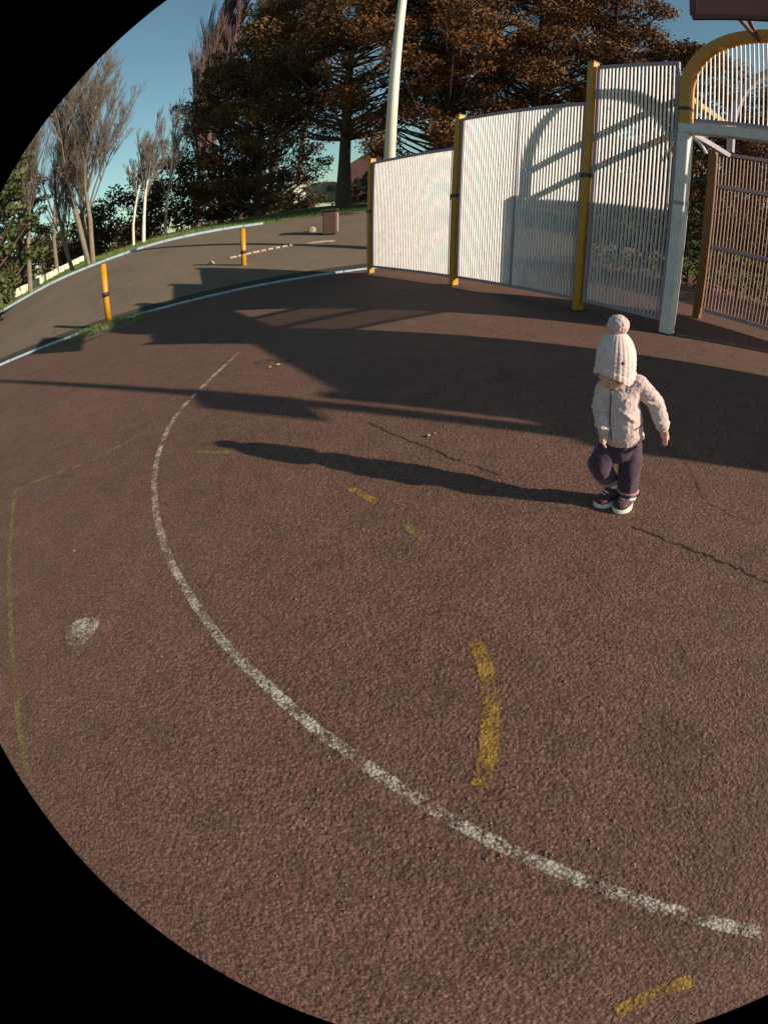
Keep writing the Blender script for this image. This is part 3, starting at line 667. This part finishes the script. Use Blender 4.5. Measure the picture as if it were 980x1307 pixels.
# litter bin and pale stones on the bank
def bin_():
    p = ground(421, 309, .55); d = ray(424, 306)
    az = azimuth(421, 306); R = 18.5; p = on_terrain(az, R)
    root = empty('litter_bin', p, 'square dark litter bin with its sunlit side coloured pale on the bank below the trunk', 'litter bin')
    box('body', .5, .45, .85, simple('bin brown', (.075, .035, .03), .7, .2, 5), (0, 0, .45), .3, root, .03); box('lid', .62, .57, .08, M_DARK, (0, 0, .92), .3, root, .02)
    box('lit_side', .03, .36, .7, M_DULL, (.262, .077, .45), .3, root, .005)  # pale slab colours in the sunlit right side of the bin
bin_()
def stone(px, py, R, sx, sy, sz, label, rz=.3):
    p = on_terrain(azimuth(px, py), R); bm = bmesh.new(); bmesh.ops.create_icosphere(bm, subdivisions=2, radius=1)
    for v in bm.verts: v.co = Vector((v.co.x * sx, v.co.y * sy, max(v.co.z, -.3) * sz)) * random.uniform(.9, 1.08)
    me = bpy.data.meshes.new('stone'); bm.to_mesh(me); bm.free(); o = link('stone', me, M_DULL); o.location = (p.x, p.y, p.z + sz * .25); o.rotation_euler = (0, 0, rz)
    tag(o, label, 'stone')
stone(270, 345, 15.2, .11, .09, .09, 'round pale stone on the bank left of the further yellow post')
stone(398, 293, 19.5, .16, .13, .19, 'pale stone standing left of the litter bin')
stone(407, 308, 16.8, .55, .12, .06, 'flat pale stone slab in front of the litter bin')
def row_edge():
    root = None
    a = on_terrain(azimuth(298, 342), 15.6); b = on_terrain(azimuth(372, 328), 16.6); n = 9
    root = empty('stone_edging', a, 'row of small flat pale stones right of the further yellow post', 'stone edging')
    for i in range(n):
        p = a.lerp(b, i / (n - 1)); p.z = terrain(p.x, p.y) + .03; box('stone', .3 * random.uniform(.6, 1), .09, .07, M_DULL, p - a, math.atan2(b.y - a.y, b.x - a.x) + random.uniform(-.2, .2), root, .015)
row_edge()
# fallen leaves
M_FALLEN = simple('dry fallen leaf', (.42, .26, .13), .8, .3, 20)
def leaf(px, py, s, label):
    p = ground(px, py); a = random.uniform(0, 6.28); v = []
    for k in range(10):
        t = 2 * math.pi * k / 10; r = s * (1 if k % 2 == 0 else .6); v.append((r * math.cos(t), .7 * r * math.sin(t), .012 + .006 * math.sin(2 * t)))
    v.append((0, 0, .008)); o = link('fallen_leaf', pydata('fallen_leaf', v, [(k, (k + 1) % 10, 10) for k in range(10)]), M_FALLEN); o.location = p; o.rotation_euler = (0, 0, a)
    tag(o, label, 'leaf', 'fallen leaves on the court')
leaf(353, 467, .045, 'dry leaf beside the dark stain'); leaf(344, 470, .03, 'smaller dry leaf left of the one beside the stain'); leaf(548, 558, .022, 'dry leaf above the crack in the sunlit tarmac'); leaf(556, 555, .014, 'tiny dry leaf right of the one above the crack'); leaf(95, 705, .012, 'tiny leaf near the yellow outline above the white spot')

# loose grit and crumbs of leaf on the tarmac
def grit():
    n_ = 900; v = []; f = []
    for i in range(n_):
        R_ = .35 + 7 * random.random() ** 1.3; p = polar(random.uniform(-75, 60), R_)
        if p.dot(KN) > KQ - .2 or (p - FO).dot(FN) > 0: continue
        a = random.uniform(.002, .0055); k = len(v); z = a * .5
        w_ = [Vector((math.cos(t), math.sin(t), 0)) * a * random.uniform(.6, 1.3) for t in (0, 1.6, 3.1, 4.7)]
        v += [(p.x + q.x, p.y + q.y, .001) for q in w_] + [(p.x, p.y, z * 2.2)]
        f += [(k, k + 1, k + 4), (k + 1, k + 2, k + 4), (k + 2, k + 3, k + 4), (k + 3, k, k + 4)]
    tag(link('grit', pydata('grit', v, f), simple('grit', (.20, .14, .11), .9, .5, 90)), 'loose grit scattered over the tarmac', 'grit', kind='stuff')
grit()

# ------------------------------------------------------------------ the child
_fc = (ground(795, 650) + ground(772, 634)) / 2
_vd = Vector((_fc.x, _fc.y, 0)).normalized()                      # horizontal direction from camera to child
_rt = Vector((_vd.y, -_vd.x, 0))                                  # camera right
def J(px, py, tow=0.0):
    """point on the upright plane through the child, shifted towards the viewer by tow."""
    d = ray(px, py); o = _fc - _vd * tow; k = (_vd.dot(o)) / _vd.dot(d); return d * k + Vector((0, 0, H)) - _fc
def capsule(bm, a, b, ra, rb, side, seg=18):
    """closed tapered limb piece with rounded ends; ra, rb = (across, deep)."""
    ax = b - a; L = ax.length
    if L < 1e-5: ax = Vector((0, 0, 1)); L = 1e-5
    ax = ax / L; u = side - ax * side.dot(ax)
    if u.length < .2: u = ax.orthogonal()
    u.normalize(); w = ax.cross(u); rows = []
    prof = [(-math.cos(t) , math.sin(t), 0) for t in np.linspace(.02, math.pi / 2, 6)] + [(math.sin(t), math.cos(t), 1) for t in np.linspace(0, math.pi / 2 - .02, 6)]
    for along, sc_, end in prof:
        r = rb if end else ra; c = (b if end else a) + ax * along * (r[0] + r[1]) / 2
        rows.append([bm.verts.new(c + u * r[0] * sc_ * math.cos(2 * math.pi * k / seg) + w * r[1] * sc_ * math.sin(2 * math.pi * k / seg)) for k in range(seg)])
    for p, q in zip(rows[:-1], rows[1:]):
        for k in range(seg): bm.faces.new((p[k], p[(k + 1) % seg], q[(k + 1) % seg], q[k]))
    bm.faces.new(rows[0][::-1]); bm.faces.new(rows[-1])
def skin_obj(verts, edges, sub=2):
    """tapered pieces along a skeleton, to be fused into one surface. verts: (co, across, deep)."""
    bm = bmesh.new()
    for i, j in edges:
        A, B = verts[i], verts[j]; capsule(bm, Vector(A[0]), Vector(B[0]), (A[1], A[2] if len(A) > 2 else A[1]), (B[1], B[2] if len(B) > 2 else B[1]), SIDE)
    me = bpy.data.meshes.new('skin'); bm.to_mesh(me); bm.free(); o = bpy.data.objects.new('skin', me); C.objects.link(o); return o
def blob(c, r, rot=None, seg=20):
    bm = bmesh.new(); bmesh.ops.create_uvsphere(bm, u_segments=seg, v_segments=seg - 4, radius=1)
    M = (rot or Matrix.Identity(3))
    for v in bm.verts: v.co = Vector(c) + M @ Vector((v.co.x * r[0], v.co.y * r[1], v.co.z * r[2]))
    me = bpy.data.meshes.new('blob'); bm.to_mesh(me); bm.free(); o = bpy.data.objects.new('blob', me); C.objects.link(o); return o
def fuse(name, objs, mat, parent, voxel=.005, smooth=4, fuzz=0.0, fscale=60, cut=None):
    """join the pieces into ONE continuous surface."""
    dg = bpy.context.evaluated_depsgraph_get(); bm = bmesh.new()
    for o in objs:
        ev = o.evaluated_get(dg); me = bpy.data.meshes.new_from_object(ev); bm.from_mesh(me); bpy.data.meshes.remove(me)
    me = bpy.data.meshes.new(name); bm.to_mesh(me); bm.free()
    for o in objs: bpy.data.objects.remove(o)
    o = bpy.data.objects.new(name, me); C.objects.link(o)
    r = o.modifiers.new('r', 'REMESH'); r.mode = 'VOXEL'; r.voxel_size = voxel; r.use_smooth_shade = True
    s = o.modifiers.new('s', 'SMOOTH'); s.iterations = smooth; s.factor = .6
    dg = bpy.context.evaluated_depsgraph_get(); me2 = bpy.data.meshes.new_from_object(o.evaluated_get(dg)); bpy.data.objects.remove(o)
    me2.name = name
    if cut or fuzz:
        bm = bmesh.new(); bm.from_mesh(me2)
        if cut: bmesh.ops.delete(bm, geom=[v for v in bm.verts if cut(v.co)], context='VERTS')
        if fuzz:
            from mathutils import noise as mn
            bm.normal_update()
            for v in bm.verts: v.co += v.normal * fuzz * (mn.noise(v.co * fscale) + .8 * mn.noise(v.co * fscale * .3))
        bm.to_mesh(me2); bm.free()
    me2.materials.clear(); o = link(name, me2, mat, parent, smooth=True); return o
def cloth(name, c0, c1, fs, bs, rough=.95, bd=.004):
    m, N, L, b = new_mat(name); nt = m.node_tree; src = coords(nt, obj=True)
    L.new(ramp(nt, noise(nt, src, fs, 4, .7), [(.3, c0), (.7, c1)]), b.inputs['Base Color']); b.inputs['Roughness'].default_value = rough
    b.inputs['Specular IOR Level'].default_value = .15; b.inputs['Sheen Weight'].default_value = .3
    bump(nt, b, noise(nt, src, fs * 3, 4, .7), bs, bd); return m
M_FLEECE = cloth('cream teddy fleece', (.62, .44, .43), (.80, .60, .58), 55, .9, bd=.006)
M_KNIT = cloth('cream pink knit', (.62, .46, .44), (.80, .63, .60), 40, .5)
M_TROUSER = cloth('dark plum trousers', (.045, .024, .045), (.085, .045, .075), 18, .4)
M_CUFF = cloth('pink trouser lining', (.42, .20, .22), (.50, .26, .27), 30, .3)
M_BOOT = cloth('maroon boot', (.06, .02, .025), (.10, .035, .04), 40, .3, .6)
M_SOLE = cloth('white boot sole', (.66, .62, .58), (.78, .74, .70), 30, .2, .6)
M_SKIN = cloth('child skin', (.62, .36, .27), (.68, .42, .32), 12, .1, .55); M_SKIN.node_tree.nodes['Principled BSDF'].inputs['Subsurface Weight'].default_value = .08
M_ZIP = simple('dark zip', (.12, .06, .06), .5, .2, 40)
M_SOCK = cloth('white sock', (.72, .68, .64), (.8, .77, .73), 60, .3)

kid = empty('person', _fc, 'toddler in a cream bobble hat and fleece jacket walking across the court', 'person')
def K(px, py, tow=0.0): return J(px, py, tow)
# facing: towards the viewer and to image left
FACE = (-_vd * .80 - _rt * .55).normalized(); SIDE = Vector((-FACE.y, FACE.x, 0))   # SIDE points to the child's left = image right
hipR, hipL = K(777, 572, .01), K(803, 570, -.01)
kneeR, ankR = K(764, 592, .06), K(781, 622, -.01)
kneeL, ankL = K(802, 602, .035), K(800, 636, .0)
toeR = K(767, 634, .045); toeL = K(788, 651, .075)
ankR.z = max(ankR.z, .075); ankL.z = max(ankL.z, .07); toeR.z = .03; toeL.z = .03
pel = K(790, 562, 0); chest = K(791, 512, .0); neck = K(789, 494, -.005)
shL, shR = K(814, 490, -.005), K(771, 496, .01)
elL, wrL = K(836, 515, -.01), K(845, 545, .03)
elR, wrR = K(767, 526, .035), K(770, 548, .075)
head_c = K(784, 476, .0)
# continuous body: torso, legs, arms, neck, feet, head and two five-fingered hands
bv = [(pel, .075, .065), (chest, .075, .065), (neck, .032), (head_c - Vector((0, 0, .03)), .035), (shL, .034), (elL, .024), (wrL, .017), (shR, .034), (elR, .024), (wrR, .017),
      (hipL, .050), (kneeL, .037), (ankL, .024), (toeL, .012), (hipR, .050), (kneeR, .037), (ankR, .024), (toeR, .012)]
be = [(0, 1), (1, 2), (2, 3), (1, 4), (4, 5), (5, 6), (1, 7), (7, 8), (8, 9), (0, 10), (10, 11), (11, 12), (12, 13), (0, 14), (14, 15), (15, 16), (16, 17)]
pieces = [skin_obj(bv, be)]
def hand(w, dirv, palm_n, thumb_side):
    dirv = dirv.normalized(); across = dirv.cross(palm_n).normalized(); palm_n = across.cross(dirv).normalized()
    out = [skin_obj([(w, .015), (w + dirv * .020, .023, .014), (w + dirv * .044, .023, .013)], [(0, 1), (1, 2)], 2)]
    for k, (off, L) in enumerate(((-.0165, .030), (-.0055, .035), (.0055, .033), (.0165, .026))):
        b = w + dirv * .048 + across * off; bend = palm_n * (.10 + .08 * k)
        p1 = b + (dirv + bend * .6 + across * off * 7).normalized() * L * .42; p2 = p1 + (dirv + bend * 3).normalized() * L * .33; p3 = p2 + (dirv * .8 + bend * 5).normalized() * L * .28
        out.append(skin_obj([(b - dirv * .008, .0062), (b, .0060), (p1, .0058), (p2, .0053), (p3, .0042)], [(0, 1), (1, 2), (2, 3), (3, 4)], 1))
    t0 = w + dirv * .016 + across * thumb_side * .015; t1 = t0 + (dirv * .6 + across * thumb_side * .8 + palm_n * .25).normalized() * .015; t2 = t1 + (dirv * .9 + across * thumb_side * .3 + palm_n * .4).normalized() * .013
    out.append(skin_obj([(t0 - across * thumb_side * .006, .0062), (t0, .006), (t1, .0052), (t2, .004)], [(0, 1), (1, 2), (2, 3)], 1))
    return out
hd = (K(849, 563, .04) - wrL); pieces += hand(wrL + hd.normalized() * .006, hd, (-_rt + FACE * .3).normalized(), 1)
hd2 = (K(769, 560, .09) - wrR); pieces += hand(wrR + hd2.normalized() * .006, hd2, _rt, -1)
# head: tilted down, turned with the body
tilt = math.radians(24); FW = (FACE * math.cos(tilt) - Vector((0, 0, math.sin(tilt)))).normalized(); UP = SIDE.cross(FW).normalized()
if UP.z < 0: UP = -UP
HR = Matrix((SIDE, FW, UP)).transposed()
def HP(x, y, z): return head_c + HR @ Vector((x, y, z))
pieces.append(blob(head_c, (.066, .078, .082), HR, 28)); pieces.append(blob(HP(0, .022, -.038), (.050, .052, .045), HR))   # skull and jaw
for s in (-1, 1):
    pieces.append(blob(HP(s * .031, .052, -.026), (.022, .020, .020), HR))          # cheeks
    pieces.append(blob(HP(s * .066, -.004, -.012), (.009, .016, .021), HR))          # ears
    pieces.append(blob(HP(s * .024, .070, .016), (.016, .007, .006), HR))            # brow
pieces.append(blob(HP(0, .082, -.012), (.0085, .010, .0085), HR)); pieces.append(blob(HP(0, .076, .002), (.0055, .008, .014), HR))   # nose
pieces.append(blob(HP(0, .070, -.036), (.014, .009, .005), HR)); pieces.append(blob(HP(0, .067, -.043), (.012, .008, .005), HR)); pieces.append(blob(HP(0, .058, -.064), (.016, .014, .012), HR))
fuse('body', pieces, M_SKIN, kid, .0038, 3)
for s in (-1, 1):
    e = blob(HP(s * .024, .066, .003), (.0095, .0075, .0075), HR, 14); me = e.data; bpy.data.objects.remove(e); ey = link('eye', me, simple('eye white', (.75, .72, .7), .2, .02, 20), kid, True)
    p = blob(HP(s * .024, .0725, .001), (.0048, .0025, .0048), HR, 12); me = p.data; bpy.data.objects.remove(p); link('iris', me, simple('dark iris', (.03, .018, .01), .1, .1, 20), ey, True)
e = blob(HP(0, .080, -.040), (.017, .004, .011), HR, 16); me = e.data; bpy.data.objects.remove(e); dm = link('dummy', me, simple('cream dummy', (.8, .72, .5), .3, .05, 20), kid, True)
e = blob(HP(0, .087, -.040), (.007, .006, .007), HR, 12); me = e.data; bpy.data.objects.remove(e); link('knob', me, simple('yellow knob', (.75, .55, .12), .3, .05, 20), dm, True)
for s in (-1, 1):
    segs = [(HP(s * (.048 + .002 * k), .045 + .004 * math.sin(k), .028 - k * .012), HP(s * (.049 + .002 * k), .043, .016 - k * .012), .006, .004) for k in range(3)]
    link('hair', tubes('hair', segs, 5), simple('brown hair', (.12, .06, .03), .6, .3, 60), kid)
# jacket
jv = [(K(791, 547, 0), .114, .096), (K(791, 533, 0), .110, .092), (K(790, 512, 0), .094, .082), (K(790, 498, 0), .062, .056),
      (shL, .044), (K(826, 503, -.008), .042), (elL, .040), (K(841, 531, .01), .038), (wrL - (wrL - elL).normalized() * .004, .031),
      (shR, .044), (K(767, 512, .03), .041), (elR, .040), (K(769, 539, .06), .037), (wrR - (wrR - elR).normalized() * .004, .030)]
je = [(0, 1), (1, 2), (2, 3), (2, 4), (4, 5), (5, 6), (6, 7), (7, 8), (2, 9), (9, 10), (10, 11), (11, 12), (12, 13)]
jk = [skin_obj(jv, je)]
jk.append(blob(K(792, 553, 0), (.114, .098, .034)))                                    # rounded hem
jk.append(blob(K(790, 500, -.022), (.076, .060, .038))); jk.append(blob(K(796, 494, -.05), (.070, .050, .045)))   # collar and hood lying on the back
for px, py, tw in ((829, 512, -.0), (838, 522, .0), (843, 538, .02), (766, 520, .05), (769, 543, .07)): jk.append(blob(K(px, py, tw), (.043, .043, .013)))   # sleeve folds
jk.append(blob(K(801, 531, .07), (.05, .03, .012), Matrix.Rotation(.5, 3, 'Y')))
jacket = fuse('jacket', jk, M_FLEECE, kid, .0050, 2, .0035, 85)
zp = []
for k in range(12):
    c = K(779.5 - 2.2 * math.sin(k / 11 * 3.1), 497 + k * 6.0, 0); zp.append(c)
from mathutils.bvhtree import BVHTree
_bv = BVHTree.FromPolygons([v.co for v in jacket.data.vertices], [p.vertices for p in jacket.data.polygons])
def on_jacket(p, off=.001):
    cam_l = Vector((0, 0, H)) - _fc; d = (p - cam_l).normalized(); h = _bv.ray_cast(cam_l, d)
    return (h[0] - d * off) if h[0] else p
zp = [on_jacket(p) for p in zp]
link('zip', tubes('zip', [(zp[i], zp[i + 1], .0036, .0036) for i in range(11)], 6), M_ZIP, jacket)
pk = [on_jacket(K(809 + 2.5 * k, 549 - 1.6 * k, 0)) for k in range(5)]
link('pocket_opening', tubes('pocket_opening', [(pk[i], pk[i + 1], .0035, .0035) for i in range(4)], 6), M_ZIP, jacket)
for w_, e_ in ((wrL, elL), (wrR, elR)):
    d = (w_ - e_).normalized(); o = fuse('cuff', [skin_obj([(w_ - d * .016, .031), (w_ - d * .002, .030)], [(0, 1)], 2)], M_FLEECE, jacket, .004, 1, .002, 90)
# trousers
tv = [(K(790, 562, 0), .088, .078), (K(790, 572, 0), .082, .074), (hipL, .060), (K(804, 588, .01), .057), (kneeL, .055), (K(801, 617, .02), .052), (K(800, 625, .01), .050),
      (hipR, .062), (K(769, 584, .04), .060), (kneeR, .057), (K(769, 602, .045), .054), (K(775, 610, .025), .046)]
te = [(0, 1), (1, 2), (2, 3), (3, 4), (4, 5), (5, 6), (1, 7), (7, 8), (8, 9), (9, 10), (10, 11)]
tr = [skin_obj(tv, te)]
for px, py, tw, r in ((801, 612, .03, .056), (800, 622, .02, .054), (765, 598, .05, .058), (803, 594, .015, .060), (771, 607, .04, .053)): tr.append(blob(K(px, py, tw), (r, r * .95, .012)))
trousers = fuse('trousers', tr, M_TROUSER, kid, .0045, 2, .002, 40)
fuse('turn_up', [blob(K(800, 625, .012), (.060, .056, .013))], M_CUFF, trousers, .004, 1)
fuse('turn_up', [blob(K(776, 613, .022), (.055, .052, .012), Matrix.Rotation(-.45, 3, 'Y'))], M_CUFF, trousers, .004, 1)
for (px, py, tw) in ((783, 617, .0), (801, 633, .005)):
    fuse('sock', [blob(K(px, py, tw), (.041, .041, .020))], M_SOCK, kid, .004, 1)
# boots
def boot(ank, toe, name='boot'):
    ank = ank + Vector((0, 0, .008)); B = 1.2; d = Vector((toe.x - ank.x, toe.y - ank.y, 0)); d = d.normalized(); s = Vector((-d.y, d.x, 0)); heel = Vector((ank.x, ank.y, 0)) - d * .018
    L = .150; R3 = Matrix((d, s, Vector((0, 0, 1)))).transposed()
    p = [skin_obj([(ank + Vector((0, 0, .010)), .044, .042), (ank + Vector((0, 0, -.01)), .043, .041), (heel + Vector((0, 0, .040)) + d * .005, .038)], [(0, 1), (1, 2)], 2)]
    p.append(blob(heel + d * .052 + Vector((0, 0, .034)), (.074, .038, .034), R3)); p.append(blob(heel + d * .085 + Vector((0, 0, .032)), (.042, .040, .030), R3))
    b = fuse(name, p, M_BOOT, kid, .004, 3, cut=None)
    bm = bmesh.new(); n = 32; ring = []
    for z, sc_ in ((.002, .97), (.006, 1.03), (.024, 1.04), (.029, .99)):
        rr = []
        for k in range(n):
            a = 2 * math.pi * k / n; x = .5 * L * math.cos(a); wy = .039 + .009 * math.cos(a) ; y = wy * math.sin(a) * (1 - .15 * math.cos(2 * a))
            q = heel + d * (.052 + x * sc_) + s * (y * sc_); rr.append(bm.verts.new((q.x, q.y, z)))
        ring.append(rr)
    for a_, b_ in zip(ring[:-1], ring[1:]):
        for k in range(n): bm.faces.new((a_[k], a_[(k + 1) % n], b_[(k + 1) % n], b_[k]))
    bm.faces.new(ring[-1]); bm.faces.new(ring[0][::-1]); me = bpy.data.meshes.new('sole'); bm.to_mesh(me); bm.free(); link('sole', me, M_SOLE, b, smooth=False)
    for i in range(3):
        q = heel + d * (.046 + .018 * i) + Vector((0, 0, .078 - .006 * i)); link('lace', tubes('lace', [(q - s * .014, q + s * .014, .0025, .0025)], 6), M_SOLE, b)
    return b
boot(ankR, toeR); boot(ankL, toeL)
# hat: ribbed knit with ear flaps and bobble
hv = []; hf = []; n = 96; rings = 26
top = K(787.5, 425, .0) ; ax = (top - head_c); hl = ax.length; ax = ax.normalized()
hx = (_rt - ax * _rt.dot(ax)).normalized(); hy = ax.cross(hx)
fdx, fdy = FW.dot(hx), FW.dot(hy); fa = math.atan2(fdy, fdx)
for j in range(rings + 1):
    u = j / rings
    for k in range(n):
        a = 2 * math.pi * k / n; da = (a - fa + math.pi) % (2 * math.pi) - math.pi
        low = -.005 + .016 * math.exp(-(da / .62) ** 2) * 1.0                      # raised over the face
        low -= .030 * math.exp(-((abs(da) - 1.45) / .45) ** 2) + .018 * (abs(da) > 2.0) * min(1, (abs(da) - 2.0) / .5)
        z = low + (hl - low) * u; w_ = z / hl
        r = .084 * (1 - max(0, w_) ** 3.8 * .66) if w_ < .97 else .030
        r = r if u < 1 else .004
        rib = 1 + .022 * math.cos(k * math.pi * 2 / 4) + .012 * math.sin(j * 2.4 + (k // 4)); fold = 1.05 if u < .14 else 1.0
        p = head_c + ax * z + (hx * math.cos(a) * 1.02 + hy * math.sin(a) * 1.06) * r * rib * fold; hv.append(p)
for j in range(rings):
    for k in range(n): hf.append((j * n + k, j * n + (k + 1) % n, (j + 1) * n + (k + 1) % n, (j + 1) * n + k))
hat = link('hat', pydata('hat', hv, hf), M_KNIT, kid, smooth=True); so_ = hat.modifiers.new('t', 'SOLIDIFY'); so_.thickness = .006; so_.offset = 1
pom_c = K(788, 414.5, .0); dirs = rng.normal(size=(260, 3)); dirs /= np.linalg.norm(dirs, axis=1, keepdims=True)
fuse('bobble', [blob(K(788, 415, 0), (.048, .048, .046), None, 32)], M_FLEECE, hat, .004, 1, .005, 150)
tg = K(794, 464, .105); link('hat_patch', boxmesh('hat_patch', .016, .004, .014, .002), M_ZIP, hat).location = tg
